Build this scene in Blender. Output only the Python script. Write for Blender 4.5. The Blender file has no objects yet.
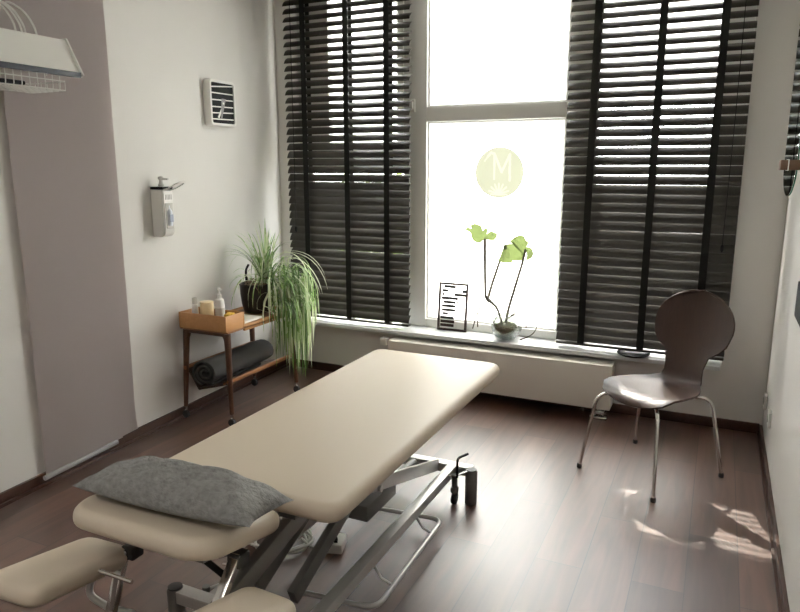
import bpy, bmesh, math, random
from mathutils import Vector, Matrix, Euler
R = math.radians
random.seed(7)
C = bpy.context.scene.collection

# ------------------------------------------------------------------ helpers
def lin(c):
    return tuple(((v/255)/12.92 if v/255 <= .04045 else ((v/255+.055)/1.055)**2.4) for v in c)

def mat(name, rgb, rough=.6, metal=0, spec=.5, bump=0, bscale=60, var=0, vscale=8, trans=0, ior=1.45, coat=0):
    m = bpy.data.materials.new(name); m.use_nodes = True
    nt = m.node_tree; b = nt.nodes['Principled BSDF']
    col = lin(rgb) + (1,)
    b.inputs['Base Color'].default_value = col
    b.inputs['Roughness'].default_value = rough
    b.inputs['Metallic'].default_value = metal
    b.inputs['Specular IOR Level'].default_value = spec
    b.inputs['Transmission Weight'].default_value = trans
    b.inputs['IOR'].default_value = ior
    b.inputs['Coat Weight'].default_value = coat
    tc = nt.nodes.new('ShaderNodeTexCoord')
    if var:
        n = nt.nodes.new('ShaderNodeTexNoise'); n.inputs['Scale'].default_value = vscale
        n.inputs['Detail'].default_value = 4
        nt.links.new(tc.outputs['Object'], n.inputs['Vector'])
        r = nt.nodes.new('ShaderNodeMixRGB')
        r.inputs[1].default_value = tuple(c*(1-var) for c in col[:3]) + (1,)
        r.inputs[2].default_value = tuple(min(1, c*(1+var)) for c in col[:3]) + (1,)
        nt.links.new(n.outputs['Fac'], r.inputs[0]); nt.links.new(r.outputs[0], b.inputs['Base Color'])
    if bump:
        n = nt.nodes.new('ShaderNodeTexNoise'); n.inputs['Scale'].default_value = bscale
        n.inputs['Detail'].default_value = 5
        nt.links.new(tc.outputs['Object'], n.inputs['Vector'])
        bp = nt.nodes.new('ShaderNodeBump'); bp.inputs['Strength'].default_value = bump
        bp.inputs['Distance'].default_value = .01
        nt.links.new(n.outputs['Fac'], bp.inputs['Height']); nt.links.new(bp.outputs[0], b.inputs['Normal'])
    return m

def wood(name, rgb, rgb2, rough=.45, scale=(6, 1, 6), dist=3):
    m = mat(name, rgb, rough); nt = m.node_tree; b = nt.nodes['Principled BSDF']
    tc = nt.nodes.new('ShaderNodeTexCoord'); mp = nt.nodes.new('ShaderNodeMapping')
    mp.inputs['Scale'].default_value = scale
    n = nt.nodes.new('ShaderNodeTexNoise'); n.inputs['Scale'].default_value = 6; n.inputs['Detail'].default_value = 6
    n.inputs['Distortion'].default_value = dist*.3
    mx = nt.nodes.new('ShaderNodeMixRGB'); mx.inputs[1].default_value = lin(rgb)+(1,); mx.inputs[2].default_value = lin(rgb2)+(1,)
    nt.links.new(tc.outputs['Object'], mp.inputs[0]); nt.links.new(mp.outputs[0], n.inputs['Vector'])
    nt.links.new(n.outputs['Fac'], mx.inputs[0]); nt.links.new(mx.outputs[0], b.inputs['Base Color'])
    return m

def glassy(name, tint=(1, 1, 1), gloss=.08, rough=.0):
    m = bpy.data.materials.new(name); m.use_nodes = True; nt = m.node_tree
    nt.nodes.remove(nt.nodes['Principled BSDF']); out = nt.nodes['Material Output']
    t = nt.nodes.new('ShaderNodeBsdfTransparent'); t.inputs[0].default_value = tint+(1,)
    g = nt.nodes.new('ShaderNodeBsdfGlossy'); g.inputs['Roughness'].default_value = rough
    lw = nt.nodes.new('ShaderNodeLayerWeight'); lw.inputs['Blend'].default_value = .25
    mt = nt.nodes.new('ShaderNodeMath'); mt.operation = 'MULTIPLY_ADD'; mt.inputs[1].default_value = .5; mt.inputs[2].default_value = gloss*.4
    nt.links.new(lw.outputs['Fresnel'], mt.inputs[0])
    mx = nt.nodes.new('ShaderNodeMixShader')
    nt.links.new(mt.outputs[0], mx.inputs[0]); nt.links.new(t.outputs[0], mx.inputs[1]); nt.links.new(g.outputs[0], mx.inputs[2])
    nt.links.new(mx.outputs[0], out.inputs[0])
    return m

def translucent(name, rgb, amount=.7, rgbd=None, clear=0.0):
    m = bpy.data.materials.new(name); m.use_nodes = True; nt = m.node_tree
    b = nt.nodes['Principled BSDF']; out = nt.nodes['Material Output']
    b.inputs['Base Color'].default_value = lin(rgbd or rgb)+(1,); b.inputs['Roughness'].default_value = .5
    t = nt.nodes.new('ShaderNodeBsdfTranslucent'); t.inputs[0].default_value = lin(rgb)+(1,)
    mx = nt.nodes.new('ShaderNodeMixShader'); mx.inputs[0].default_value = amount
    nt.links.new(b.outputs[0], mx.inputs[1]); nt.links.new(t.outputs[0], mx.inputs[2])
    last = mx
    if clear:
        tr = nt.nodes.new('ShaderNodeBsdfTransparent')
        m2 = nt.nodes.new('ShaderNodeMixShader'); m2.inputs[0].default_value = clear
        nt.links.new(mx.outputs[0], m2.inputs[1]); nt.links.new(tr.outputs[0], m2.inputs[2]); last = m2
    nt.links.new(last.outputs[0], out.inputs[0])
    return m

def thing(name, label, cat, loc=(0, 0, 0), rotz=0, group=None):
    o = bpy.data.objects.new(name, None); C.objects.link(o)
    o.location = loc; o.rotation_euler = (0, 0, rotz)
    o.empty_display_size = .05
    o['label'] = label; o['category'] = cat
    if group: o['group'] = group
    return o

def wmat(o):
    m = Matrix.LocRotScale(o.location, o.rotation_euler, None)
    return wmat(o.parent) @ m if o.parent else m

def obj(name, bm, m, parent=None, smooth=40, local=False, origin=None):
    """link bm (world coordinates unless local) as ONE mesh object"""
    me = bpy.data.meshes.new(name)
    o = bpy.data.objects.new(name, me)
    if parent is not None:
        o.parent = parent
        if not local: bm.transform(wmat(parent).inverted())
    elif origin is not None:
        o.location = origin; bm.transform(Matrix.Translation(-Vector(origin)))
    bmesh.ops.recalc_face_normals(bm, faces=bm.faces)
    bm.to_mesh(me); bm.free()
    for mm in (m if isinstance(m, (list, tuple)) else [m]): me.materials.append(mm)
    if smooth:
        me.polygons.foreach_set('use_smooth', [True]*len(me.polygons))
        me.set_sharp_from_angle(angle=R(smooth))
    C.objects.link(o)
    return o

def tag(o, label, cat, group=None):
    o['label'] = label; o['category'] = cat
    if group: o['group'] = group
    return o

def struct(name, bm, m, label, cat, parent=None, smooth=40):
    o = obj(name, bm, m, parent, smooth); o['kind'] = 'structure'
    if not parent: o['label'] = label; o['category'] = cat
    return o

NB = bmesh.new

def bx(bm, c, s, rot=None, bev=0, seg=2):
    t = bmesh.new()
    bmesh.ops.create_cube(t, size=1)
    bmesh.ops.scale(t, vec=s, verts=t.verts)
    if bev: bmesh.ops.bevel(t, geom=t.edges[:], offset=bev, segments=seg, profile=.5, affect='EDGES', clamp_overlap=True)
    M = Matrix.Translation(c)
    if rot: M = M @ (rot if isinstance(rot, Matrix) else Euler(rot).to_matrix().to_4x4())
    t.transform(M); merge(bm, t)
    return bm

def b2(bm, lo, hi, bev=0):
    return bx(bm, [(a+b)/2 for a, b in zip(lo, hi)], [abs(b-a) for a, b in zip(lo, hi)], None, bev)

def merge(bm, t):
    me = bpy.data.meshes.new('tmp'); t.to_mesh(me); t.free(); bm.from_mesh(me); bpy.data.meshes.remove(me)

def beam(bm, p, q, w, h, bev=.003, up=(0, 0, 1)):
    """bar of section w x h from p to q"""
    p, q = Vector(p), Vector(q); d = q-p; L = d.length; d.normalize()
    x = d.cross(Vector(up)).normalized(); z = x.cross(d)
    M = Matrix((x, d, z)).transposed().to_4x4()
    return bx(bm, (p+q)/2, (w, L, h), M, bev)

def smooth_path(pts, n=6, closed=False):
    P = [Vector(p) for p in pts]; out = []
    N = len(P)
    rng = range(N if closed else N-1)
    for i in rng:
        p0 = P[(i-1) % N] if (closed or i > 0) else P[0]*2-P[1]
        p1, p2 = P[i], P[(i+1) % N]
        p3 = P[(i+2) % N] if (closed or i+2 < N) else P[-1]*2-P[-2]
        for k in range(n):
            t = k/n
            out.append(.5*((2*p1)+(p2-p0)*t+(2*p0-5*p1+4*p2-p3)*t*t+(3*p1-p0-3*p2+p3)*t**3))
    if not closed: out.append(P[-1])
    return out

def fillet(pts, r, n=5, closed=False):
    P = [Vector(p) for p in pts]; N = len(P); out = []
    for i in range(N):
        if not closed and i in (0, N-1): out.append(P[i]); continue
        a, b, c = P[i-1], P[i], P[(i+1) % N]
        u, v = a-b, c-b
        rr = min(r, u.length*.49, v.length*.49)
        s, e = b+u.normalized()*rr, b+v.normalized()*rr
        for k in range(n+1):
            t = k/n; out.append(s*(1-t)**2+b*2*t*(1-t)+e*t*t)
    return out

def tube(bm, pts, r, seg=10, closed=False, r2=None):
    P = [Vector(p) for p in pts]; N = len(P)
    T = []
    for i in range(N):
        a = P[i-1] if (closed or i > 0) else P[0]
        b = P[(i+1) % N] if (closed or i < N-1) else P[-1]
        T.append((b-a).normalized())
    nrm = T[0].orthogonal().normalized(); rings = []
    for i in range(N):
        nrm = (nrm - T[i]*nrm.dot(T[i]))
        if nrm.length < 1e-6: nrm = T[i].orthogonal()
        nrm.normalize(); bn = T[i].cross(nrm)
        rr = r if r2 is None else r+(r2-r)*i/(N-1)
        rings.append([bm.verts.new(P[i]+(nrm*math.cos(2*math.pi*k/seg)+bn*math.sin(2*math.pi*k/seg))*rr) for k in range(seg)])
    for i in range(N if closed else N-1):
        a, b = rings[i], rings[(i+1) % N]
        for k in range(seg):
            bm.faces.new((a[k], a[(k+1) % seg], b[(k+1) % seg], b[k]))
    if not closed:
        bm.faces.new(rings[0][::-1]); bm.faces.new(rings[-1])
    return bm

def lathe(bm, prof, c=(0, 0, 0), seg=32, cap=True, M=None):
    c = Vector(c); rings = []; M = M or Matrix.Identity(3)
    for r, z in prof:
        rings.append([bm.verts.new(c + M @ Vector((r*math.cos(2*math.pi*k/seg), r*math.sin(2*math.pi*k/seg), z))) for k in range(seg)])
    for a, b in zip(rings, rings[1:]):
        for k in range(seg): bm.faces.new((a[k], a[(k+1) % seg], b[(k+1) % seg], b[k]))
    if cap:
        bm.faces.new(rings[0][::-1]); bm.faces.new(rings[-1])
    return bm

def round_poly(pts, rad, n=6):
    return [Vector((p.x, p.y)) for p in fillet([(x, y, 0) for x, y in pts], rad, n, True)]

def slab(bm, outline, z0, z1, r, xf=None, steps=5, dome=0):
    """upholstered slab: outline (2D, ccw) with every edge rounded by radius r; xf maps local to world"""
    pts = [Vector((p[0], p[1])) for p in outline]; N = len(pts); xf = xf or Matrix.Identity(4)
    nr = []
    for i in range(N):
        t = (pts[(i+1) % N]-pts[i-1]).normalized(); nr.append(Vector((-t.y, t.x)))
    r = min(r, (z1-z0)/2)
    levels = []
    for k in range(steps+1):
        a = math.pi/2*k/steps; levels.append((r*(1-math.sin(a)), z0+r*(1-math.cos(a))))
    for k in range(steps+1):
        a = math.pi/2*k/steps; levels.append((r*(1-math.cos(a)), z1-r*(1-math.sin(a))))
    rings = [[bm.verts.new(xf @ Vector((p.x+n.x*ins, p.y+n.y*ins, z))) for p, n in zip(pts, nr)] for ins, z in levels]
    if dome:
        cen = sum(pts, Vector((0, 0)))/N
        for k, d in ((.93, .45), (.8, .85), (.6, 1)):
            rings.append([bm.verts.new(xf @ Vector(((cen.x+(p.x+n.x*r-cen.x)*k), (cen.y+(p.y+n.y*r-cen.y)*k), z1+dome*d))) for p, n in zip(pts, nr)])
    for a, b in zip(rings, rings[1:]):
        for k in range(N): bm.faces.new((a[k], a[(k+1) % N], b[(k+1) % N], b[k]))
    bm.faces.new(rings[0][::-1]); bm.faces.new(rings[-1])
    return bm

def poly_prism(bm, pts3, thick):
    """extrude a planar polygon (list of 3D points) by vector thick"""
    a = [bm.verts.new(p) for p in pts3]; b = [bm.verts.new(Vector(p)+Vector(thick)) for p in pts3]; N = len(a)
    for k in range(N): bm.faces.new((a[k], a[(k+1) % N], b[(k+1) % N], b[k]))
    bm.faces.new(a[::-1]); bm.faces.new(b)
    return bm

# ------------------------------------------------------------------ room measures
XR, YB, YF, ZC = .347, 4.48, -2.4, 3.0
def LW(y): return -3.135 + .0436*(YB-y)
ANG = math.atan(.0436)
WY = 4.78                                    # outer face of window wall
OX0, OX1, OZ0, OZ1 = -3.0, .09, .40, 2.92    # window opening

# ------------------------------------------------------------------ materials
M_wall = mat('white_plaster', (221, 219, 215), .85, bump=.12, bscale=260, var=.015)
M_ceil = mat('ceiling_paint', (196, 194, 186), .9)
M_frame = mat('white_window_plastic', (225, 225, 222), .35)
M_white = mat('white_plastic', (232, 231, 226), .4)
M_rad = mat('white_enamel', (226, 221, 212), .35)
M_beige = mat('beige_vinyl', (207, 194, 175), .45, bump=.04, bscale=700)
M_chrome = mat('chrome', (212, 210, 206), .16, 1)
M_alu = mat('silver_painted_metal', (190, 189, 186), .34, .55)
M_grey = mat('dark_grey_metal', (112, 110, 107), .45, .2)
M_dgrey = mat('charcoal_plastic', (48, 47, 46), .5)
M_black = mat('black_plastic', (18, 18, 18), .6, 0, .25)
M_slat = mat('dark_wood_slat', (57, 54, 48), .35, var=.15, vscale=30)
M_tape = mat('black_ladder_tape', (24, 24, 19), .85)
M_panel = mat('mauve_grey_fabric', (194, 184, 181), .9, bump=.1, bscale=500, var=.03, vscale=3)
M_hem = mat('grey_hem_bar', (150, 147, 147), .7)
M_walnut = wood('walnut', (92, 58, 36), (62, 38, 24), .42)
M_oak = wood('oak', (198, 148, 94), (164, 116, 70), .45)
M_teak = wood('teak_top', (148, 100, 60), (112, 74, 44), .4)
M_chair = wood('dark_stained_veneer', (66, 46, 37), (50, 34, 27), .34, (14, 2, 2))
M_base = wood('dark_skirting', (72, 46, 35), (54, 34, 26), .4)
M_cable = mat('grey_cable', (186, 184, 178), .5)
M_towel = mat('charcoal_towel', (66, 65, 63), .95, bump=.5, bscale=220)
M_pot = mat('dark_pot', (50, 44, 39), .42, bump=.15, bscale=40, var=.15)
M_candle = mat('cream_glass_jar', (222, 203, 160), .35)
M_yellow = mat('yellow_cloth', (212, 170, 60), .7)
M_paper = mat('white_paper', (238, 236, 230), .7)
M_leafg = translucent('spider_leaf_green', (160, 190, 118), .35, (142, 174, 106))
M_leafp = translucent('spider_leaf_pale', (228, 234, 204), .35, (222, 230, 198))
M_leafd = translucent('spider_leaf_dark', (104, 138, 76), .3, (98, 130, 74))
M_root = mat('dry_roots', (150, 132, 108), .9)
M_monst = translucent('monstera_leaf', (76, 86, 50), .6, (118, 138, 76))
M_stem = mat('stem_grey_green', (84, 80, 66), .7)
M_moss = mat('moss', (92, 92, 58), .95, bump=1, bscale=60, var=.4, vscale=40)
M_glass = glassy('clear_glass')
M_bowl = glassy('bowl_glass', (.80, .83, .80), .5)
M_frost = translucent('frosted_glass', (250, 250, 250), .9)
M_disc = translucent('pale_green_film', (76, 77, 67), .9)
M_discl = translucent('paler_film', (85, 85, 77), .9)
M_mirror = mat('mirror_silver', (205, 212, 208), .015, 1)
M_gedge = mat('green_glass_edge', (60, 120, 100), .1)
M_shrub = translucent('outdoor_leaf', (190, 214, 110), .5, (140, 176, 70))
M_stone = mat('speckled_stone', (212, 214, 216), .28, var=.16, vscale=160)
M_pave = mat('pale_paving', (190, 188, 180), .9)
M_board = glassy('board_glass', (1, 1, 1), .05)
M_ink = mat('black_print', (20, 16, 16), .6)
M_inkb = mat('brown_black_print', (50, 36, 32), .6)
M_pillow = mat('grey_linen', (140, 140, 138), .95, bump=1, bscale=70, var=.45, vscale=60)
M_navy = mat('dark_blue_trim', (30, 35, 46), .5)
M_face = mat('streaked_black_face', (24, 24, 26), .7, 0, .2, var=.8, vscale=18)

# floor: dark planks running towards the window
M_floor = bpy.data.materials.new('plank_floor'); M_floor.use_nodes = True
nt = M_floor.node_tree; b = nt.nodes['Principled BSDF']
tc = nt.nodes.new('ShaderNodeTexCoord'); mp = nt.nodes.new('ShaderNodeMapping'); mp.inputs['Rotation'].default_value = (0, 0, R(90))
br = nt.nodes.new('ShaderNodeTexBrick'); br.offset = .37
br.inputs['Scale'].default_value = 1; br.inputs['Brick Width'].default_value = 1.28; br.inputs['Row Height'].default_value = .192
br.inputs['Mortar Size'].default_value = .0018; br.inputs['Bias'].default_value = 0
br.inputs['Color1'].default_value = lin((74, 51, 42))+(1,); br.inputs['Color2'].default_value = lin((100, 71, 59))+(1,)
br.inputs['Mortar'].default_value = lin((48, 34, 28))+(1,)
nt.links.new(tc.outputs['Object'], mp.inputs[0]); nt.links.new(mp.outputs[0], br.inputs['Vector'])
mp2 = nt.nodes.new('ShaderNodeMapping'); mp2.inputs['Scale'].default_value = (9, .9, 1)
nz = nt.nodes.new('ShaderNodeTexNoise'); nz.inputs['Scale'].default_value = 2.2; nz.inputs['Detail'].default_value = 7; nz.inputs['Distortion'].default_value = .6
nt.links.new(tc.outputs['Object'], mp2.inputs[0]); nt.links.new(mp2.outputs[0], nz.inputs['Vector'])
rp = nt.nodes.new('ShaderNodeValToRGB'); rp.color_ramp.elements[0].position = .3; rp.color_ramp.elements[1].position = .72
rp.color_ramp.elements[0].color = (.62, .6, .58, 1); rp.color_ramp.elements[1].color = (1.25, 1.22, 1.2, 1)
nt.links.new(nz.outputs['Fac'], rp.inputs[0])
ml = nt.nodes.new('ShaderNodeMixRGB'); ml.blend_type = 'MULTIPLY'; ml.inputs[0].default_value = 1
nt.links.new(br.outputs['Color'], ml.inputs[1]); nt.links.new(rp.outputs[0], ml.inputs[2]); nt.links.new(ml.outputs[0], b.inputs['Base Color'])
b.inputs['Roughness'].default_value = .42; b.inputs['Specular IOR Level'].default_value = 1.0; b.inputs['Coat Weight'].default_value = .5; b.inputs['Coat Roughness'].default_value = .4
bp = nt.nodes.new('ShaderNodeBump'); bp.inputs['Strength'].default_value = .25; bp.inputs['Distance'].default_value = .002; bp.invert = True
nt.links.new(br.outputs['Fac'], bp.inputs['Height']); nt.links.new(bp.outputs[0], b.inputs['Normal'])

# ------------------------------------------------------------------ setting
bm = NB(); b2(bm, (-3.5, YF-.15, -.12), (XR+.2, WY, 0)); struct('floor', bm, M_floor, 'dark brown wooden plank floor', 'floor')
bm = NB(); b2(bm, (-3.5, YF-.15, ZC), (XR+.2, WY, ZC+.15)); struct('ceiling', bm, M_ceil, 'white ceiling above the frame', 'ceiling')
bm = NB()
poly_prism(bm, [(LW(YF), YF, 0), (LW(WY), WY, 0), (LW(WY)-.2, WY, 0), (LW(YF)-.2, YF, 0)], (0, 0, ZC))
struct('wall_left', bm, M_wall, 'white plaster wall on the left', 'wall')
bm = NB(); b2(bm, (XR, YF, 0), (XR+.15, WY, ZC)); struct('wall_right', bm, M_wall, 'white plaster wall on the right', 'wall')
bm = NB(); b2(bm, (-3.3, YF-.15, 0), (XR+.15, YF, ZC)); struct('wall_front', bm, M_wall, 'white wall behind the viewer', 'wall')
bm = NB()
b2(bm, (LW(YB)-.05, YB, 0), (XR+.02, WY, OZ0)); b2(bm, (LW(YB)-.05, YB, OZ0), (OX0, WY, ZC))
b2(bm, (OX1, YB, OZ0), (XR+.02, WY, ZC)); b2(bm, (OX0, YB, OZ1), (OX1, WY, ZC))
struct('wall_back', bm, M_wall, 'white window wall at the far end of the room', 'wall')
bm = NB(); b2(bm, (-3.6, WY, 3.02), (.9, WY+.85, 3.16)); struct('sun_blocker_slab', bm, M_ceil, 'unseen slab added above the window to block high sun', 'sun blocker')  # unseen slab added outside, cuts off sun through the upper window
bm = NB(); b2(bm, (-9, WY, -.3), (6, 14, -.15)); struct('ground', bm, M_pave, 'pale paving outside the window', 'ground')

bm = NB(); poly_prism(bm, [(LW(YF), YF, 0), (LW(YB), YB, 0), (LW(YB)+.016, YB, 0), (LW(YF)+.016, YF, 0)], (0, 0, .062))
poly_prism(bm, [(LW(YF)+.016, YF, 0), (LW(YB)+.016, YB, 0), (LW(YB)+.03, YB, 0), (LW(YF)+.03, YF, 0)], (0, 0, .016))
struct('baseboard_left', bm, M_base, 'dark wooden baseboard along the left wall', 'baseboard')
bm = NB(); b2(bm, (LW(YB)+.03, YB-.016, 0), (XR-.016, YB, .062), .002); struct('baseboard_back', bm, M_base, 'dark wooden baseboard under the window', 'baseboard')
bm = NB(); b2(bm, (XR-.016, YF, 0), (XR, YB, .055), .002); b2(bm, (XR-.028, YF, 0), (XR-.016, YB-.02, .014)); struct('baseboard_right', bm, M_base, 'dark wooden baseboard along the right wall', 'baseboard')

bm = NB(); b2(bm, (-3.07, 4.33, .404), (.082, 4.585, .43), .003)
struct('trim_2', bm, M_stone, 'pale speckled stone window sill', 'window sill')

# windows: three bays
def rect_frame(bm, x0, x1, z0, z1, w, y0, y1, bev=.004):
    b2(bm, (x0, y0, z0), (x0+w, y1, z1), bev); b2(bm, (x1-w, y0, z0), (x1, y1, z1), bev)
    b2(bm, (x0+w, y0, z0), (x1-w, y1, z0+w), bev); b2(bm, (x0+w, y0, z1-w), (x1-w, y1, z1), bev)
def pane(win, name, x0, x1, z0, z1, m, y=4.592):
    p = NB(); b2(p, (x0, y, z0), (x1, y+.008, z1)); return struct(name, p, m, '', '', win, 0)

# window 1: left, behind the left blind
w1 = thing('window_1', 'left window bay behind the left dark blind', 'window', (-2.5, 4.6, .43)); w1['kind'] = 'structure'
bm = NB(); rect_frame(bm, OX0, -2.05, .43, OZ1, .06, 4.565, 4.64)
b2(bm, (-2.94, 4.565, 1.60), (-2.11, 4.635, 1.70), .004)
struct('window_frame', bm, M_frame, '', '', w1)
bm = NB(); rect_frame(bm, -2.93, -2.11, 1.70, 2.86, .05, 4.55, 4.62); b2(bm, (-2.90, 4.55, 1.75), (-2.72, 4.62, 2.81), .004)
struct('window_sash', bm, M_frame, '', '', w1)
pane(w1, 'window_pane', -2.94, -2.05-.02, .49, 1.60, M_glass); pane(w1, 'window_pane', -2.88, -2.16, 1.75, 2.81, M_frost)  # frosting of the upper pane added to keep direct sun out
# window 2: middle, frosted
w2 = thing('window_2', 'middle window bay with frosted panes and round emblem', 'window', (-1.4, 4.6, .43)); w2['kind'] = 'structure'
bm = NB()
b2(bm, (-2.05, 4.55, .43), (-1.925, 4.64, OZ1), .004); b2(bm, (-.95, 4.55, .43), (-.80, 4.64, OZ1), .004)
b2(bm, (-1.925, 4.55, .43), (-.95, 4.64, .49), .004); b2(bm, (-1.925, 4.55, 1.912), (-.95, 4.64, 2.012), .004)
b2(bm, (-1.925, 4.55, 2.86), (-.95, 4.64, OZ1), .004)
struct('window_frame', bm, M_frame, '', '', w2)
bm = NB()
for z0, z1 in ((.49, 1.912), (2.012, 2.86)):
    rect_frame(bm, -1.925, -.95, z0, z1, .014, 4.572, 4.59, .002)
struct('glazing_bead', bm, M_frame, '', '', w2)
pane(w2, 'window_pane', -1.93, -.94, .48, 1.92, M_frost); pane(w2, 'window_pane', -1.93, -.94, 2.0, 2.87, M_frost)
bm = NB(); b2(bm, (-2.045, 4.535, 1.98), (-2.012, 4.55, 2.07), .004); b2(bm, (-2.037, 4.52, 2.0), (-2.022, 4.536, 2.05), .004)
struct('window_hinge', bm, M_white, '', '', w2)
# window 3: right, behind the right blind; middle pane clear, frosting on the others added to stop sun
w3 = thing('window_3', 'right window bay behind the right dark blind', 'window', (-.3, 4.6, .43)); w3['kind'] = 'structure'
bm = NB(); rect_frame(bm, -.80, OX1, .43, OZ1, .05, 4.565, 4.64); b2(bm, (-.76, 4.565, 1.30), (-.07, 4.635, 1.34), .004); b2(bm, (-.07, 4.566, .47), (.05, 4.635, 2.88), .004)
struct('window_frame', bm, M_frame, '', '', w3)
pane(w3, 'window_pane', -.76, -.06, .48, 1.32, M_frost); pane(w3, 'window_pane', -.76, -.06, 1.32, 1.98, M_glass); pane(w3, 'window_pane', -.76, -.06, 1.98, 2.87, M_frost)

# round emblem film: fine cell mesh, pale M and lotus left lighter
def seg_d(px, pz, a, b):
    ax, az = a; bx_, bz = b; dx, dz = bx_-ax, bz-az
    t = max(0, min(1, ((px-ax)*dx+(pz-az)*dz)/(dx*dx+dz*dz)))
    return math.hypot(px-ax-t*dx, pz-az-t*dz)
ER = .172; n = 96
lines = [((-.50, .62), (-.36, .78), .05), ((-.36, .78), (-.22, .74), .05), ((-.22, .74), (-.20, -.25), .045), ((-.22, .74), (.10, .02), .05), ((.10, .02), (.42, .72), .045),
         ((.42, .72), (.44, -.30), .05), ((-.50, .62), (-.62, .45), .03)]
for k in range(-3, 4):
    a = k*.42
    lines.append(((0, -.85), (.42*math.sin(a), -.85+.42*math.cos(a)), .035))
lines += [((-.32, -.86), (.32, -.86), .03)]
bm = NB(); grid = {}
for i in range(n+1):
    for j in range(n+1):
        u, v = -1+2*i/n, -1+2*j/n
        # map square to disc
        x = u*math.sqrt(1-v*v/2); z = v*math.sqrt(1-u*u/2)
        grid[i, j] = bm.verts.new((-1.397+ER*x, 4.588, 1.562+ER*z))
for i in range(n):
    for j in range(n):
        f = bm.faces.new((grid[i, j], grid[i+1, j], grid[i+1, j+1], grid[i, j+1]))
        c = f.calc_center_median(); x, z = (c.x+1.397)/ER, (c.z-1.562)/ER
        f.material_index = 1 if any(seg_d(x, z, a, b_) < w for a, b_, w in lines) else 0
em = obj('window_emblem', bm, [M_disc, M_discl], None, 0, origin=(-1.397, 4.588, 1.562))
em.parent = w2; em.location = Vector((-1.397, 4.588, 1.562))-w2.location; em['kind'] = 'structure'

# ------------------------------------------------------------------ blinds
def blind(name, label, x0, x1, zb, tapes, cordx):
    yb = 4.415
    root = thing(name, label, 'blind', ((x0+x1)/2, yb, zb), 0, 'dark slatted window blinds')
    pitch, w = .0565, .064
    bm = NB(); z = zb+.055; zs = []
    while z < 2.84:
        zs.append(z)
        h = z+random.uniform(-.0012, .0012)
        tilt = R(54 if z < .95 else 54+5*(z-.95)/.35 if z < 1.3 else 59-15*min(1, (z-1.3)/.9)) + R(random.uniform(-1.5, 1.5))
        # slightly cambered slat: 4 rows across, thickness .003
        prof = []
        for k in range(5):
            s = -.5+k/4; camber = .007*(1-4*s*s)
            prof.append((s*w, camber))
        loop = [(a, c+.0015) for a, c in prof]+[(a, c-.0015) for a, c in prof[::-1]]
        ca, sa = math.cos(tilt), math.sin(tilt)
        pts = [(yb+a*ca-c*sa, h+a*sa+c*ca) for a, c in loop]
        sag = random.uniform(-.001, .001)
        poly_prism(bm, [(x0, p, q) for p, q in pts], (x1-x0, 0, sag))
        z += pitch
    obj('slats', bm, M_slat, root, 30)
    for tx in tapes:
        bm = NB(); b2(bm, (tx-.021, yb-.036, zb+.02), (tx+.021, yb-.0345, 2.86)); b2(bm, (tx-.017, yb+.0345, zb+.02), (tx+.017, yb+.036, 2.86))
        for z in zs[::1]:
            b2(bm, (tx-.003, yb-.035, z-.031), (tx+.003, yb+.035, z-.030))
        obj('ladder_tape', bm, M_tape, root, 0)
    bm = NB(); bx(bm, ((x0+x1)/2, yb, zb+.012), (x1-x0, .058, .018), None, .006); obj('bottom_rail', bm, M_slat, root)
    bm = NB(); bx(bm, ((x0+x1)/2, yb, 2.88), (x1-x0, .06, .05), None, .004); obj('head_rail', bm, M_slat, root)
    bm = NB(); tube(bm, [(cordx, yb-.04, 2.86), (cordx+.004, yb-.043, 1.9), (cordx, yb-.041, 1.15)], .0022, 6); obj('pull_cord', bm, M_black, root)
    bm = NB(); lathe(bm, [(.003, 0), (.008, .01), (.009, .035), (.004, .045)], (cordx, yb-.041, 1.11), 10); obj('cord_tassel', bm, M_black, root)
    return root
blind('venetian_blind', 'wide dark slatted blind hanging left of the frosted window pane', -3.005, -1.99, .450, (-2.832, -2.48, -2.16), -2.93)
blind('venetian_blind', 'wide dark slatted blind hanging behind the chair, right of the frosted pane', -.915, .098, .450, (-.752, -.385, -.06), .03)

# ------------------------------------------------------------------ radiator
rad = thing('radiator', 'long white flat panel radiator below the window sill', 'radiator', (-1.31, 4.35, .08))
bm = NB(); b2(bm, (-2.10, 4.265, .078), (-.527, 4.40, .372), .006); obj('panel', bm, M_rad, rad)
bm = NB()
for i in range(60):
    x = -2.07+i*.0258
    b2(bm, (x, 4.285, .3722), (x+.017, 4.388, .3735))
obj('top_grille', bm, M_rad, rad)
bm = NB(); tube(bm, [(-2.10, 4.33, .335), (-2.13, 4.33, .335)], .012, 10); bx(bm, (-2.155, 4.33, .345), (.055, .06, .055), None, .008); obj('thermostat_valve', bm, M_white, rad)
bm = NB(); b2(bm, (-.64, 4.29, .035), (-.56, 4.36, .06), .005)
for x in (-.625, -.575): tube(bm, [(x, 4.325, .08), (x, 4.325, .0)], .010, 10)
bx(bm, (-.60, 4.31, .012), (.11, .05, .022), None, .006); tube(bm, [(-.70, 4.31, .08), (-.70, 4.31, .045)], .014, 10)
obj('valve_block', bm, M_chrome, rad)
for x in (-1.9, -.75):
    bm = NB(); b2(bm, (x-.02, 4.40, .12), (x+.02, YB-.0005, .34), .002); obj('wall_bracket', bm, M_white, rad)

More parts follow.
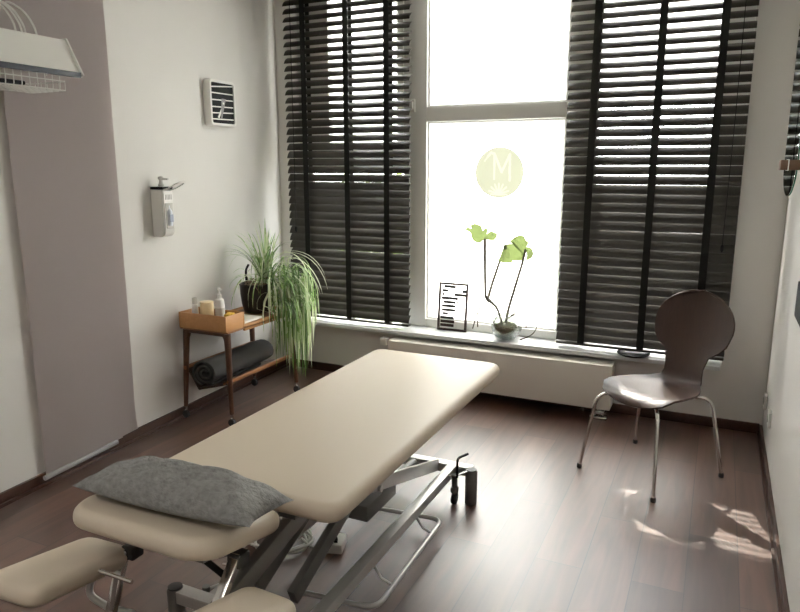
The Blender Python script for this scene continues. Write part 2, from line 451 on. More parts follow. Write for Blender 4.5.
# ------------------------------------------------------------------ fabric panel on the left wall
y0, y1 = 2.15, 2.79
pn = thing('panel_curtain', 'tall mauve grey fabric panel hanging flat against the left wall', 'curtain', (LW(2.47)+.03, 2.47, .03), -ANG*-1)
bm = NB(); NX, NZ = 16, 40; g = {}
for i in range(NX+1):
    for k in range(NZ+1):
        s = i/NX; z = .052+(2.90-.052)*k/NZ
        y = y0+(y1-y0)*s + (.02*max(0, 1-z/.3)**2*s*s)
        off = .022+.004*math.sin(s*5+z*1.3)+.012*max(0, 1-z/.5)*math.sin(s*4.2)
        g[i, k] = bm.verts.new((LW(y)+off, y, z+.006*max(0, 1-z)*math.sin(s*3)))
for i in range(NX):
    for k in range(NZ): bm.faces.new((g[i, k], g[i+1, k], g[i+1, k+1], g[i, k+1]))
bmesh.ops.solidify(bm, geom=bm.faces[:], thickness=.002)
obj('fabric', bm, M_panel, pn, 60)
bm = NB(); tube(bm, [(LW(2.13)+.036, 2.13, .047), (LW(2.62)+.03, 2.62, .052)], .013, 12); obj('hem_bar', bm, M_hem, pn)
bm = NB(); poly_prism(bm, [(LW(2.1)+.005, 2.1, 2.88), (LW(2.84)+.005, 2.84, 2.88), (LW(2.84)+.045, 2.84, 2.88), (LW(2.1)+.045, 2.1, 2.88)], (0, 0, .05)); obj('hanging_rail', bm, M_hem, pn)

# ------------------------------------------------------------------ white wall rack at top left
rk = thing('wall_rack', 'white wall rack with sloped board, wire basket and hooped wires', 'rack', (LW(1.9), 1.9, 2.0))
ya, yb_ = 1.35, 2.375
bm = NB()
for (xa, za, xb, zb_) in ((-2.85, 2.183, -2.765, 2.028),):
    poly_prism(bm, [(xa, ya, za), (xb, ya, zb_), (xb-.012, ya, zb_-.006), (xa-.012, ya, za-.006)], (0, yb_-ya, 0))
b2(bm, (LW(1.9)-.015, ya, 2.172), (-2.855, yb_, 2.184))
obj('sloped_board', bm, M_white, rk)
bm = NB(); poly_prism(bm, [(LW(yb_), yb_, 2.19), (-2.842, yb_, 2.19), (-2.750, yb_, 2.020), (-2.768, yb_, 2.012), (LW(yb_), yb_, 2.10)], (0, .008, 0)); obj('end_plate', bm, M_white, rk)
bm = NB(); beam(bm, (-2.766, ya, 2.020), (-2.766, yb_-.002, 2.020), .014, .024, .002); obj('front_trim', bm, M_navy, rk)
bm = NB(); r = .0026
yb2 = 2.30; bx0, bx1 = LW(2.3)+.02, -2.775
for z in (1.945, 1.985): tube(bm, fillet([(bx0, ya+.05, z), (bx1, ya+.05, z), (bx1, yb2, z), (bx0, yb2, z)], .02, 4, True), r, 6, True)
i = 0
y = ya+.08
while y < yb2:
    tube(bm, fillet([(bx0, y, 1.995), (bx0, y, 1.945), (bx1, y, 1.945), (bx1, y, 2.01)], .012, 3), r*.8, 6); y += .038
x = bx0+.035
while x < bx1:
    tube(bm, fillet([(x, ya+.05, 1.99), (x, ya+.05, 1.943), (x, yb2, 1.943), (x, yb2, 1.99)], .012, 3), r*.8, 6); x += .04
for y in (ya+.2, yb2-.1): tube(bm, [(bx1, y, 2.0), (bx1+.004, y, 2.03)], r, 6)
obj('wire_basket', bm, M_white, rk)
for k, y in enumerate((2.13, 2.16, 2.178, 2.235)):
    bm = NB(); xw = LW(y)
    pts = [(xw+.002, y-.02, 2.335), (xw+.05, y-.015, 2.328), (xw+.12, y-.005, 2.285), (xw+.165, y, 2.225), (xw+.18, y, 2.18)]
    tube(bm, smooth_path(pts, 6), .0045, 8); obj('wire_hoop', bm, M_white, rk)
bm = NB(); tube(bm, smooth_path([(LW(2.0)+.002, 2.0, 2.42), (LW(2.0)+.05, 2.0, 2.40), (LW(2.0)+.06, 2.0, 2.31)], 5), .004, 8); obj('wire_hook', bm, M_white, rk)
tg = thing('folded_cloth', 'dark patterned cloth lying in the wire basket of the rack', 'cloth', (-2.88, 2.0, 1.952))
bm = NB(); bx(bm, (-2.87, 1.95, 1.962), (.12, .34, .018), None, .006); obj('cloth_fold', bm, M_black, tg)

# ------------------------------------------------------------------ wall clock
ck = thing('wall_clock', 'square white framed clock with black and white striped face', 'clock', (LW(3.735), 3.735, 2.013), ANG)
T0 = Matrix.Translation((0, 0, 0))
def clk(pts2):       # local: x out of wall, y along wall, z up
    return pts2
hw = .152
outer = round_poly([(-hw*.9, -hw*.96), (hw*.9, -hw*.96), (hw*.9, hw*.96), (-hw*.9, hw*.96)], .03)
inner = round_poly([(-.9*hw+.017, -hw*.96+.017), (.9*hw-.017, -hw*.96+.017), (.9*hw-.017, .96*hw-.017), (-.9*hw+.017, .96*hw-.017)], .015)
bm = NB(); N = len(outer)
def ringv(pl, x): return [bm.verts.new((x, p.x, p.y)) for p in pl]
rs = [ringv(outer, .001), ringv(outer, .05), ringv([p*.985 for p in outer], .055), ringv(inner, .055), ringv(inner, .046)]
for a, b_ in zip(rs, rs[1:]):
    for k in range(N): bm.faces.new((a[k], a[(k+1) % N], b_[(k+1) % N], b_[k]))
bm.faces.new(rs[0]); bm.faces.new(rs[-1])
obj('case', bm, M_white, ck, 40, True)
bm = NB(); poly_prism(bm, [(.0462, p.x, p.y) for p in inner], (.0008, 0, 0)); obj('dial', bm, M_face, ck, 40, True)
bm = NB()
for k, (za, zb_) in enumerate(((.098, .118), (.062, .064), (.018, .024), (-.026, -.02), (-.066, -.056), (-.104, -.1))):
    z = za
    poly_prism(bm, [(.0472, -.118, za-.004), (.0472, .118, zb_-.003), (.0472, .118, zb_+.004), (.0472, -.118, za+.004)], (.001, 0, 0))
obj('dial_stripes', bm, M_paper, ck, 0, True)
bm = NB(); poly_prism(bm, [(.0505, -.005, -.01), (.0505, .006, -.012), (.0505, -.045, -.098), (.0505, -.062, -.092)], (.001, 0, 0)); obj('hour_hand', bm, M_paper, ck, 0, True)
bm = NB(); poly_prism(bm, [(.0522, -.03, -.095), (.0522, -.018, -.096), (.0522, .03, .03), (.0522, -.015, .03)], (.001, 0, 0)); obj('minute_hand', bm, M_hem, ck, 0, True)
bm = NB(); lathe(bm, [(.007, .047), (.007, .056)], (0, 0, 0), 14, True, Matrix.Rotation(R(90), 3, 'Y')); obj('hand_hub', bm, M_paper, ck, 40, True)

# ------------------------------------------------------------------ disinfectant dispenser on the left wall
dp = thing('soap_dispenser', 'white wall soap dispenser with wire lever on the left wall', 'dispenser', (LW(3.10), 3.10, 1.19), ANG)
bm = NB()
prof = [(.001, 0), (.075, .0), (.098, .03), (.098, .27), (.001, .285)]
poly_prism(bm, [(x, -.045, z) for x, z in prof], (0, .09, 0))
bmesh.ops.bevel(bm, geom=bm.edges[:], offset=.006, segments=2, affect='EDGES')
obj('housing', bm, M_white, dp, 40, True)
bm = NB(); bx(bm, (.099, 0, .125), (.004, .062, .15), None, .003); obj('window_recess', bm, M_cable, dp, 40, True)
bm = NB(); lathe(bm, [(.022, 0), (.024, .01), (.024, .085), (.012, .105), (.012, .12)], (.09, 0, .065), 20); obj('bottle', bm, mat('blue_white_bottle', (214, 220, 228), .35), dp, 40, True)
bm = NB(); bx(bm, (.113, 0, .11), (.002, .03, .045), None, 0); obj('bottle_label', bm, mat('grey_blue_label', (150, 160, 178), .6), dp, 40, True)
bm = NB(); bx(bm, (.05, 0, .287), (.098, .085, .016), None, .004); obj('lid', bm, M_black, dp, 40, True)
bm = NB(); lathe(bm, [(.016, 0), (.018, .012), (.012, .02), (.010, .04), (.017, .046), (.015, .058), (.004, .062)], (.05, 0, .295), 16)
bx(bm, (.075, 0, .34), (.06, .014, .012), None, .004); obj('pump_head', bm, M_cable, dp, 40, True)
bm = NB()
tube(bm, fillet([(.06, -.035, .27), (.13, -.035, .285), (.2, -.035, .32), (.2, .035, .32), (.13, .035, .285), (.06, .035, .27)], .02, 4), .004, 8); obj('lever', bm, M_white, dp, 40, True)
bm = NB()
for k in range(5): bx(bm, (.0985, -.024+k*.012, .235), (.004, .005, .03), None, .001)
obj('grille', bm, M_cable, dp, 40, True)

# ------------------------------------------------------------------ trolley
tr = thing('serving_trolley', 'wooden trolley on castors beside the left wall', 'trolley', (-2.88, 3.57, 0))
X0, X1, YA, YZ = -3.055, -2.675, 3.20, 3.95
def trolley_end(y, dy):
    # inverted U end frame with splayed tapering legs and rounded shoulders
    for sx, xt, xb in ((0, X0+.03, X0+.012), (1, X1-.025, X1+.005)):
        bm = NB()
        tube(bm, [(xt, y, .585), (xt+(xb-xt)*.5, y+dy*.5, .34), (xb, y+dy, .075)], .022, 10, False, .014)
        obj('leg', bm, M_walnut, tr)
    bm = NB(); tube(bm, fillet([(X0+.03, y, .54), (X0+.045, y, .585), (X1-.04, y, .585), (X1-.025, y, .54)], .03, 5), .021, 10); obj('end_rail', bm, M_walnut, tr)
trolley_end(YA+.035, -.03); trolley_end(YZ-.05, .03)
for x, y in ((X0+.012, YA+.005), (X1+.005, YA+.005), (X0+.012, YZ-.02), (X1+.005, YZ-.02)):
    bm = NB(); tube(bm, [(x, y, .08), (x, y, .05)], .008, 8)
    tube(bm, smooth_path([(x, y, .055), (x+.006, y-.012, .048), (x+.010, y-.016, .03)], 4), .006, 8)
    fk = obj('castor', bm, M_chrome, tr)
    bm = NB(); lathe(bm, [(.012, -.010), (.025, -.008), (.026, 0), (.025, .008), (.012, .010)], (x+.01, y-.014, .0265), 18, True, Matrix.Rotation(R(90), 3, 'X') @ Matrix.Identity(3)); obj('castor_wheel', bm, M_dgrey, fk)
bm = NB(); b2(bm, (X0, YA+.01, .590), (X1, YZ, .604), .003); obj('top_board', bm, M_teak, tr)
bm = NB(); b2(bm, (X1-.02, YA+.18, .575), (X1, YZ, .618), .005); b2(bm, (X0, YA+.18, .575), (X0+.02, YZ, .618), .005); b2(bm, (X0+.02, YZ-.02, .575), (X1-.02, YZ, .618), .005); obj('top_rail', bm, M_oak, tr)
bm = NB()
poly_prism(bm, [(X0+.03, 3.225, .335), (-2.945, 3.225, .205), (X1-.02, 3.225, .272), (X1-.02, 3.225, .260), (-2.945, 3.225, .190), (X0+.018, 3.225, .330)], (0, .67, 0)); obj('lower_shelf', bm, mat('dark_brown_board', (62, 44, 34), .5), tr)
bm = NB(); beam(bm, (X1-.012, 3.2, .283), (X1-.012, 3.925, .283), .018, .026, .004); beam(bm, (X1-.06, 3.22, .258), (X1-.06, 3.9, .258), .016, .016, .004); beam(bm, (X0+.025, 3.2, .335), (X0+.025, 3.925, .335), .018, .026, .004); obj('shelf_rail', bm, M_teak, tr)

# wooden tray box on the trolley
tb = thing('tray_box', 'open light wooden box holding bottles, on the trolley top', 'box', (-2.87, 3.29, .604))
bx0_, bx1_, by0, by1, bz0, bz1 = -3.045, -2.672, 3.195, 3.375, .604, .703
t = .012
for (lo, hi) in (((bx0_, by0, bz0), (bx1_, by0+t, bz1)), ((bx0_, by1-t, bz0), (bx1_, by1, bz1)), ((bx0_, by0+t, bz0), (bx0_+t, by1-t, bz1)), ((bx1_-t, by0+t, bz0), (bx1_, by1-t, bz1))):
    bm = NB(); b2(bm, lo, hi, .0015); obj('side', bm, M_oak, tb)
bm = NB(); b2(bm, (bx0_+t, by0+t, bz0), (bx1_-t, by1-t, bz0+.008)); obj('bottom', bm, M_oak, tb)
zb0 = .6125
pb = thing('pump_bottle', 'tall white pump bottle standing in the wooden box', 'bottle', (-2.80, 3.30, zb0))
bm = NB(); lathe(bm, [(.026, 0), (.030, .004), (.030, .155), (.026, .172), (.012, .18), (.012, .187)], (-2.80, 3.30, zb0), 24); obj('body', bm, M_white, pb)
bm = NB(); lathe(bm, [(.014, .187), (.014, .206), (.006, .208), (.006, .232), (.010, .234), (.010, .247)], (-2.80, 3.30, zb0), 16); bx(bm, (-2.78, 3.285, zb0+.241), (.05, .012, .010), (0, 0, -.5), .003); obj('pump', bm, M_white, pb)
bm = NB(); lathe(bm, [(.0304, .03), (.0304, .12)], (-2.80, 3.30, zb0), 24, False); obj('label_band', bm, M_cable, pb)
sb = thing('small_bottle', 'slim white capped bottle at the wall side of the wooden box', 'bottle', (-2.985, 3.28, zb0))
bm = NB(); lathe(bm, [(.018, 0), (.020, .004), (.020, .125), (.017, .133)], (-2.985, 3.28, zb0), 20); obj('body', bm, M_white, sb)
bm = NB(); lathe(bm, [(.0165, .133), (.0165, .168), (.014, .171)], (-2.985, 3.28, zb0), 20); obj('cap', bm, M_cable, sb)
jr = thing('candle_jar', 'cream coloured glass jar between the two white bottles', 'jar', (-2.905, 3.30, zb0))
bm = NB(); lathe(bm, [(.038, 0), (.042, .005), (.044, .11), (.042, .142)], (-2.905, 3.30, zb0), 24); obj('body', bm, M_candle, jr)
bm = NB(); lathe(bm, [(.0425, .142), (.044, .145), (.042, .150), (.02, .153)], (-2.905, 3.30, zb0), 24); obj('lid', bm, M_candle, jr)
yc = NB()
for k, (dx, dy, s) in enumerate(((0, 0, .045), (.02, .015, .03), (-.022, .01, .032))):
    bx(yc, (-2.718+dx*.6, 3.285+dy, zb0+.052), (s*.9, s*1.6, .085), (0.1*k, .1, .4*k), .012, 3)
tag(obj('yellow_cloth', yc, M_yellow, None, origin=(-2.718, 3.285, zb0)), 'folded yellow cloth at the front end of the wooden box', 'cloth')
pp = NB(); bx(pp, (-2.78, 3.50, .6165), (.16, .2, .022), (0, 0, .05), .002)
tag(obj('paper_stack', pp, M_paper, None, origin=(-2.78, 3.50, .606)), 'flat white paper stack on the trolley between box and plant pot', 'paper')

# rolled charcoal towel on the lower shelf
tw = thing('rolled_towel', 'charcoal rolled towel lying on the lower trolley shelf', 'towel', (-2.872, 3.55, .235))
bm = NB(); cx_, cz_ = -2.872, .318
prof = []
NS = 46
for k in range(NS+1):
    a = k/NS*2*math.pi*2.6; rr = .016+.072*k/NS
    prof.append((a, rr))
ys = [3.205+.63*i/14 for i in range(15)]
rows = []
for yi, y in enumerate(ys):
    outr = []
    sag = 1+.035*math.sin(yi*1.7)+.03*math.sin(yi*.6+1)
    for a, rr in prof: outr.append((a, rr*sag+.006))
    for a, rr in prof[::-1]: outr.append((a, rr*sag-.006))
    rows.append([bm.verts.new((cx_+math.cos(a+.6)*rr*1.12, y, cz_+math.sin(a+.6)*rr*.95)) for a, rr in outr])
L = len(rows[0])
for a, b_ in zip(rows, rows[1:]):
    for k in range(L): bm.faces.new((a[k], a[(k+1) % L], b_[(k+1) % L], b_[k]))
for rw in (rows[0], rows[-1]):
    for k in range(NS): bm.faces.new((rw[k], rw[k+1], rw[L-2-k], rw[L-1-k]))
obj('roll', bm, M_towel, tw, 60)
bm = NB(); bx(bm, (cx_-.02, 3.50, .245), (.10, .52, .03), (0, .2, 0), .012, 3); obj('loose_flap', bm, M_towel, tw)

# ------------------------------------------------------------------ spider plant
PX, PY, PZ = -2.885, 3.80, .606
sp = thing('spider_plant', 'spider plant in a dark pot, leaves cascading over the trolley', 'plant', (PX, PY, PZ))
bm = NB(); lathe(bm, [(.085, 0), (.097, .008), (.110, .06), (.118, .13), (.120, .19), (.124, .196), (.120, .204), (.108, .200), (.105, .17)], (PX, PY, PZ), 36); obj('pot', bm, M_pot, sp)
bm = NB(); lathe(bm, [(.106, .168), (.06, .176), (.01, .178)], (PX, PY, PZ), 24)
for k in range(26):
    a = random.uniform(0, 6.28); r0 = random.uniform(.02, .09)
    p = Vector((PX+r0*math.cos(a), PY+r0*math.sin(a), PZ+.18))
    q = p+Vector((random.uniform(-.05, .07), random.uniform(-.06, .04), random.uniform(.02, .07)))
    r_ = q+Vector((random.uniform(-.04, .06), random.uniform(-.05, .03), random.uniform(-.09, .0)))
    tube(bm, smooth_path([p, q, r_], 4), .004, 5, False, .0015)
obj('roots', bm, M_root, sp)
def blade(bm, p0, d, length, droop, w, mi):
    """ribbon leaf: starts at p0 heading d, bends down by gravity"""
    p = Vector(p0); d = Vector(d).normalized(); n = 11; step = length/n; prev = None
    for i in range(n+1):
        s = i/n
        side = d.cross(Vector((0, 0, 1)))
        if side.length < .05: side = Vector((1, .2, 0))
        side.normalize()
        ww = w*(math.sin(math.pi*min(1, .18+.82*s))**.6)*(1 if s < .98 else .2)
        up = side.cross(d).normalized()
        L_ = bm.verts.new(p-side*ww+up*ww*.35); c_ = bm.verts.new(p); R_ = bm.verts.new(p+side*ww+up*ww*.35)
        if prev:
            for a in (0, 1):
                f = bm.faces.new((prev[a], prev[a+1], (L_, c_, R_)[a+1], (L_, c_, R_)[a])); f.material_index = mi if a == 0 else (1 if mi != 2 and random.random() < .7 else mi)
        prev = (L_, c_, R_)
        d = (d+Vector((0, 0, -droop*step*(1+2.2*s)))).normalized()
        if d.z < -.97: d = Vector((d.x*.5, d.y*.5, -1)).normalized()
        p = p+d*step
def tuft(bm, c, n, lmin, lmax, spread, up, droop, w=.0055, bias=(0, 0, 0)):
    for k in range(n):
        a = random.uniform(0, 6.283); e = random.uniform(.1, 1)**.6*spread
        d = Vector((math.cos(a)*e+bias[0], math.sin(a)*e+bias[1], up+bias[2]))
        blade(bm, Vector(c)+Vector((random.uniform(-.02, .02), random.uniform(-.02, .02), 0)), d, random.uniform(lmin, lmax), droop*random.uniform(.6, 1.4), w*random.uniform(.7, 1.2), random.choice((0, 0, 1, 2)))
bm = NB(); zt = PZ+.2
tuft(bm, (PX+.05, PY+.02, zt), 60, .26, .44, .42, 1.0, 2.2)                        # upright crown
tuft(bm, (PX+.08, PY+.02, zt), 60, .36, .62, 1.0, .85, 5.5, bias=(.45, .15, 0))       # long arching leaves
tuft(bm, (PX, PY, zt), 9, .18, .28, 1.0, .9, 4, bias=(-.1, -.2, 0))
for k in range(22):                                                             # hanging plantlets
    cx2 = random.uniform(-2.73, -2.56); cy2 = random.uniform(3.74, 3.98); cz2 = random.uniform(.66, .98)
    tuft(bm, (cx2, cy2, cz2), 7, .22, .44, .55, .25, 13, bias=(.10, .02, 0))
for k in range(60):                                                             # strands falling past the trolley edge
    a = random.uniform(-.6, 1.0)
    blade(bm, (random.uniform(-2.78, -2.62), random.uniform(3.72, 3.95), zt+random.uniform(-.02, .12)), (.8*math.cos(a), .7*math.sin(a), random.uniform(.1, .7)), random.uniform(.5, .76), random.uniform(10, 18), random.uniform(.004, .007), random.choice((0, 0, 1, 1, 2)))
for (dx, dy, dz, l) in ((1, .1, .75, .62), (1, .25, .6, .56), (.9, .3, .3, .46), (1, .05, .5, .52), (-.5, -.8, .6, .3), (-.5, -.5, .8, .28)):
    blade(bm, (PX+.05, PY, zt), (dx, dy, dz), l, 3.6, .006, 1)
for (dx, dy, dz, l, z0) in ((1, .1, .42, .50, .98), (1, .25, .30, .44, .95), (1, .0, .15, .42, .90), (.9, .35, .55, .46, 1.0), (1, .2, .0, .36, .84), (.8, -.2, .6, .40, .98), (1, .3, .5, .52, 1.0)):
    blade(bm, (PX+.13, PY+.03, z0), (dx, dy, dz), l, 2.6, .006, 1)
for k in range(9):
    blade(bm, (PX+.07+random.uniform(-.03, .03), PY+.02, zt), (random.uniform(-.15, .3), random.uniform(-.2, .2), 1), random.uniform(.36, .5), 1.2, .0065, random.choice((0, 1)))
for v in bm.verts:
    if v.co.x < LW(v.co.y)+.012: v.co.x = LW(v.co.y)+.012
    if v.co.y > 4.30: v.co.y = 4.30
    # keep hanging leaves outside the pot and the trolley frame
    if v.co.z < PZ+.19:
        dx, dy = v.co.x-PX, v.co.y-PY; rr = math.hypot(dx, dy)
        if rr < .128 and v.co.z > .62: v.co.x += dx/rr*(.130-rr); v.co.y += dy/rr*(.130-rr)
    if v.co.z < .64 and v.co.x < X1+.012 and v.co.y < YZ+.01: v.co.x = X1+.012+random.uniform(0, .01)
obj('foliage', bm, [M_leafg, M_leafp, M_leafd], sp, 60)
bm = NB(); tube(bm, smooth_path([(PX-.07, PY-.02, zt-.02), (PX-.075, PY-.02, zt+.08), (PX-.05, PY-.02, zt+.13)], 5), .008, 8); obj('pot_handle', bm, M_black, sp)

# ------------------------------------------------------------------ framed board on the sill
fb = thing('framed_board', 'small dark framed glass board with black bars on the sill', 'picture frame', (-1.695, 4.50, .43))
Mt = Matrix.Translation((-1.697, 4.497, .431)) @ Matrix.Rotation(R(-6), 4, 'X')
W_, H_ = .225, .35
def onb(bm, m4=Mt): bm.transform(m4); return bm
bm = NB(); f = .016
b2(bm, (-W_/2, 0, 0), (-W_/2+f, .016, H_), .001); b2(bm, (W_/2-f, 0, 0), (W_/2, .016, H_), .001); b2(bm, (-W_/2+f, 0, 0), (W_/2-f, .016, f), .001); b2(bm, (-W_/2+f, 0, H_-f), (W_/2-f, .016, H_), .001)
obj('frame', onb(bm), mat('dark_brown_frame', (52, 38, 32), .5), fb)
bm = NB(); b2(bm, (-W_/2+f, .007, f), (W_/2-f, .009, H_-f)); obj('glass', onb(bm), M_board, fb, 0)
rows_ = [(110, [(95, 185), (193, 204), (210, 218)]), (142, [(85, 130), (138, 148), (170, 177), (190, 197), (235, 265)]), (170, [(85, 100), (175, 265)]), (200, [(80, 205)]),
         (230, [(95, 190), (198, 208)]), (260, [(85, 190)]), (291, [(85, 190)]), (320, [(95, 137)]), (350, [(78, 182)]), (380, [(80, 185)]), (409, [(80, 182)])]
bm = NB(); bm2 = NB()
for yy, segs in rows_:
    for a, b_ in segs:
        q = lambda u: -W_/2+(u-58)/(278-58)*W_
        zc = H_-(yy-80)/(450-80)*H_
        b2(bm2 if yy > 370 else bm, (max(q(a), -W_/2+f), .0045, zc-.0105), (min(q(b_), W_/2-f), .0065, zc+.0105))
obj('printed_bars', onb(bm), M_ink, fb, 0); obj('printed_bars', onb(bm2), M_inkb, fb, 0)
# ------------------------------------------------------------------ glass bowl with monstera cuttings
BX, BY, BZ = -1.270, 4.445, .431
gb = thing('glass_bowl_plant', 'round glass bowl with moss and two monstera leaves on the sill', 'plant', (BX, BY, BZ))
bm = NB()
prof = [(.03, 0), (.055, .004), (.085, .035), (.100, .075), (.098, .115), (.080, .148), (.066, .158), (.064, .157), (.078, .146), (.094, .114), (.096, .075), (.081, .037), (.052, .009), (.004, .007)]
lathe(bm, [(r_*1.08, z_*1.08) for r_, z_ in prof], (BX, BY, BZ), 36); obj('bowl', bm, M_bowl, gb)
bm = NB(); bmesh.ops.create_icosphere(bm, subdivisions=4, radius=1)
for v in bm.verts:
    k = 1+.10*math.sin(v.co.x*9+1)*math.sin(v.co.y*8)*math.cos(v.co.z*7)
    v.co = Vector((BX+v.co.x*.088*k, BY+v.co.y*.088*k, BZ+.072+v.co.z*(.054 if v.co.z < 0 else .046)*k))
obj('moss', bm, M_moss, gb)
bm = NB()
for pts in ([(-1.418, 4.43, .72), (-1.37, 4.43, .675), (-1.335, 4.43, .64), (-1.30, 4.43, .55)], [(-1.436, 4.43, 1.12), (-1.430, 4.43, .9), (-1.420, 4.43, .72), (-1.395, 4.43, .69)],
            [(-1.405, 4.43, .70), (-1.385, 4.44, .79), (-1.345, 4.45, .93), (-1.307, 4.46, 1.06)], [(-1.27, 4.43, .55), (-1.255, 4.43, .645), (-1.215, 4.43, .80), (-1.17, 4.43, .97), (-1.15, 4.425, 1.06)]):
    tube(bm, smooth_path(pts, 6), .011, 8, False, .008)
obj('stems', bm, M_stem, gb)
bm = NB()
for pts in ([(-1.33, 4.42, .58), (-1.40, 4.41, .65), (-1.46, 4.40, .62), (-1.50, 4.40, .49)], [(-1.34, 4.44, .66), (-1.42, 4.43, .68), (-1.47, 4.42, .61), (-1.47, 4.42, .50)],
            [(-1.25, 4.43, .58), (-1.16, 4.43, .65), (-1.08, 4.42, .64), (-1.05, 4.42, .56), (-1.08, 4.41, .49), (-1.16, 4.40, .445)], [(-1.26, 4.44, .58), (-1.19, 4.43, .63), (-1.13, 4.42, .60), (-1.125, 4.42, .53)]):
    tube(bm, smooth_path(pts, 7), .0042, 6)
obj('air_roots', bm, M_stem, gb)
def leaf(pts, cy, bend):
    """outline in picture-like units -> world x/z at depth cy"""
    bm = NB()
    vs = []
    for u, v in pts:
        x = -1.657+(u/7.65)*.00695; z = 1.309-(v/7.65)*.0068+(u/7.65)*.00035
        vs.append(bm.verts.new((x, cy, z)))
    f = bm.faces.new(vs); bmesh.ops.triangulate(bm, faces=[f])
    bmesh.ops.subdivide_edges(bm, edges=bm.edges[:], cuts=2)
    cx = sum(v.co.x for v in bm.verts)/len(bm.verts); cz = sum(v.co.z for v in bm.verts)/len(bm.verts)
    for v in bm.verts: v.co.y += bend*((v.co.x-cx)**2*6+(v.co.z-cz)*.5)
    return bm
l1 = [(70, 155), (85, 132), (128, 150), (115, 122), (150, 108), (205, 125), (218, 150), (213, 168), (222, 166), (235, 142), (262, 152), (258, 172), (243, 192), (254, 190), (280, 165), (325, 190), (325, 215), (305, 242), (270, 235), (235, 232), (215, 255), (185, 255), (150, 235), (132, 205), (125, 182), (95, 166), (70, 165)]
l2 = [(435, 245), (470, 215), (510, 198), (545, 205), (560, 238), (580, 252), (574, 278), (560, 287), (592, 288), (612, 305), (622, 340), (605, 370), (575, 390), (552, 394), (566, 362), (562, 332), (552, 318), (545, 350), (535, 395), (455, 395), (450, 413), (390, 412), (355, 390), (375, 350), (390, 318), (418, 305), (418, 288), (388, 292), (400, 267), (440, 263), (478, 268), (470, 254)]
obj('leaf', leaf(l1, 4.43, .5), M_monst, gb, 0); obj('leaf', leaf(l2, 4.44, -.4), M_monst, gb, 0)

# black shallow bowl on the sill behind the chair
bb = NB(); lathe(bb, [(.055, 0), (.085, .003), (.098, .011), (.101, .0165), (.096, .0155), (.07, .007), (.004, .006)], (-.42, 4.382, .431), 32)
tag(obj('shallow_bowl', bb, M_black, None, origin=(-.42, 4.382, .431)), 'black shallow bowl on the sill behind the chair', 'bowl')

# ------------------------------------------------------------------ right wall: mirror, panel, switches
mr = thing('wall_mirror', 'tall rounded frameless mirror close to the corner on the right wall', 'mirror', (XR, 3.79, 1.46))
mn_, mf_ = Vector((.305, 3.70)), Vector((.269, 3.917))      # near and far vertical edges: the glass stands angled off the wall
mc, md = (mn_+mf_)/2, (mf_-mn_)/2; mno = Vector((md.y, -md.x)).normalized()
zlo, zhi = 1.462, 2.62; pts = []
for k in range(33):
    a = math.pi+math.pi*k/32; pts.append((math.cos(a), zlo+.16+.16*math.sin(a)))
for k in range(33):
    a = math.pi*k/32; pts.append((math.cos(a), zhi-.16+.16*math.sin(a)))
def mpt(s, z, off): q = mc+md*s+mno*off; return (q.x, q.y, z)
bm = NB(); poly_prism(bm, [mpt(q, z, 0) for q, z in pts], (mno.x*.0015, mno.y*.0015, 0)); obj('reflective_face', bm, M_mirror, mr, 20)
bm = NB(); poly_prism(bm, [mpt(q, z, .0018) for q, z in pts], (mno.x*.006, mno.y*.006, 0)); obj('glass_edge', bm, M_gedge, mr, 20)
bm = NB(); b2(bm, (.300, 3.76, 1.75), (XR, 3.82, 2.35)); obj('backing_board', bm, M_white, mr)
bm = NB(); b2(bm, (.232, 3.585, 1.586), (XR, 3.695, 1.632), .003); obj('wooden_bracket', bm, wood('bracket_wood', (120, 92, 70), (96, 72, 54), .5), mr)
bm = NB(); b2(bm, (.262, 3.582, 1.584), (.266, 3.70, 1.634)); obj('bracket_strip', bm, M_paper, mr)
bm = NB(); b2(bm, (.27, 3.55, 2.285), (XR, 3.68, 2.34), .003); obj('clip', bm, M_dgrey, mr)

bp_ = thing('wall_panel', 'black rounded panel at the right edge on the right wall', 'panel', (XR, 3.1, .9))
bm = NB(); pl = round_poly([(2.78, .98), (3.27, .98), (3.27, 1.13), (2.78, 1.13)], .02)
poly_prism(bm, [(XR-.022, p.x, p.y) for p in pl], (.022, 0, 0)); obj('case', bm, M_black, bp_)
bm = NB(); b2(bm, (XR-.0235, 2.8, 1.0), (XR-.022, 3.23, 1.11)); obj('front_face', bm, M_black, bp_)
for (y, z, lab) in ((4.36, .245, 'white wall socket nearest the room corner, low on the right wall'), (3.99, .265, 'white wall socket further from the corner, low on the right wall')):
    so = thing('wall_socket', lab, 'socket', (XR, y, z), 0, 'sockets low on the right wall')
    bm = NB(); bx(bm, (XR-.008, y, z), (.016, .085, .085), None, .004); obj('cover_plate', bm, M_white, so)
    bm = NB(); lathe(bm, [(.022, 0), (.022, .004), (.017, .004), (.017, .001)], (XR-.0155, y, z), 24, True, Matrix.Rotation(R(-90), 3, 'Y')); obj('socket_insert', bm, M_cable, so)

# ------------------------------------------------------------------ chair
ch = thing('shell_chair', 'dark brown keyhole back wooden chair with chrome legs', 'chair', (-.24, 3.63, 0), 0)
fwd = Vector((-.51, -.86, 0)).normalized(); rgt = Vector((-fwd.y, fwd.x, 0))   # rgt: to the sitter's left/right axis
cc = Vector((-.24, 3.63, 0)); sh_ = Vector((.035, .03, 0))
def cw(s, f_, z): return cc+rgt*s+fwd*f_+Vector((0, 0, z))
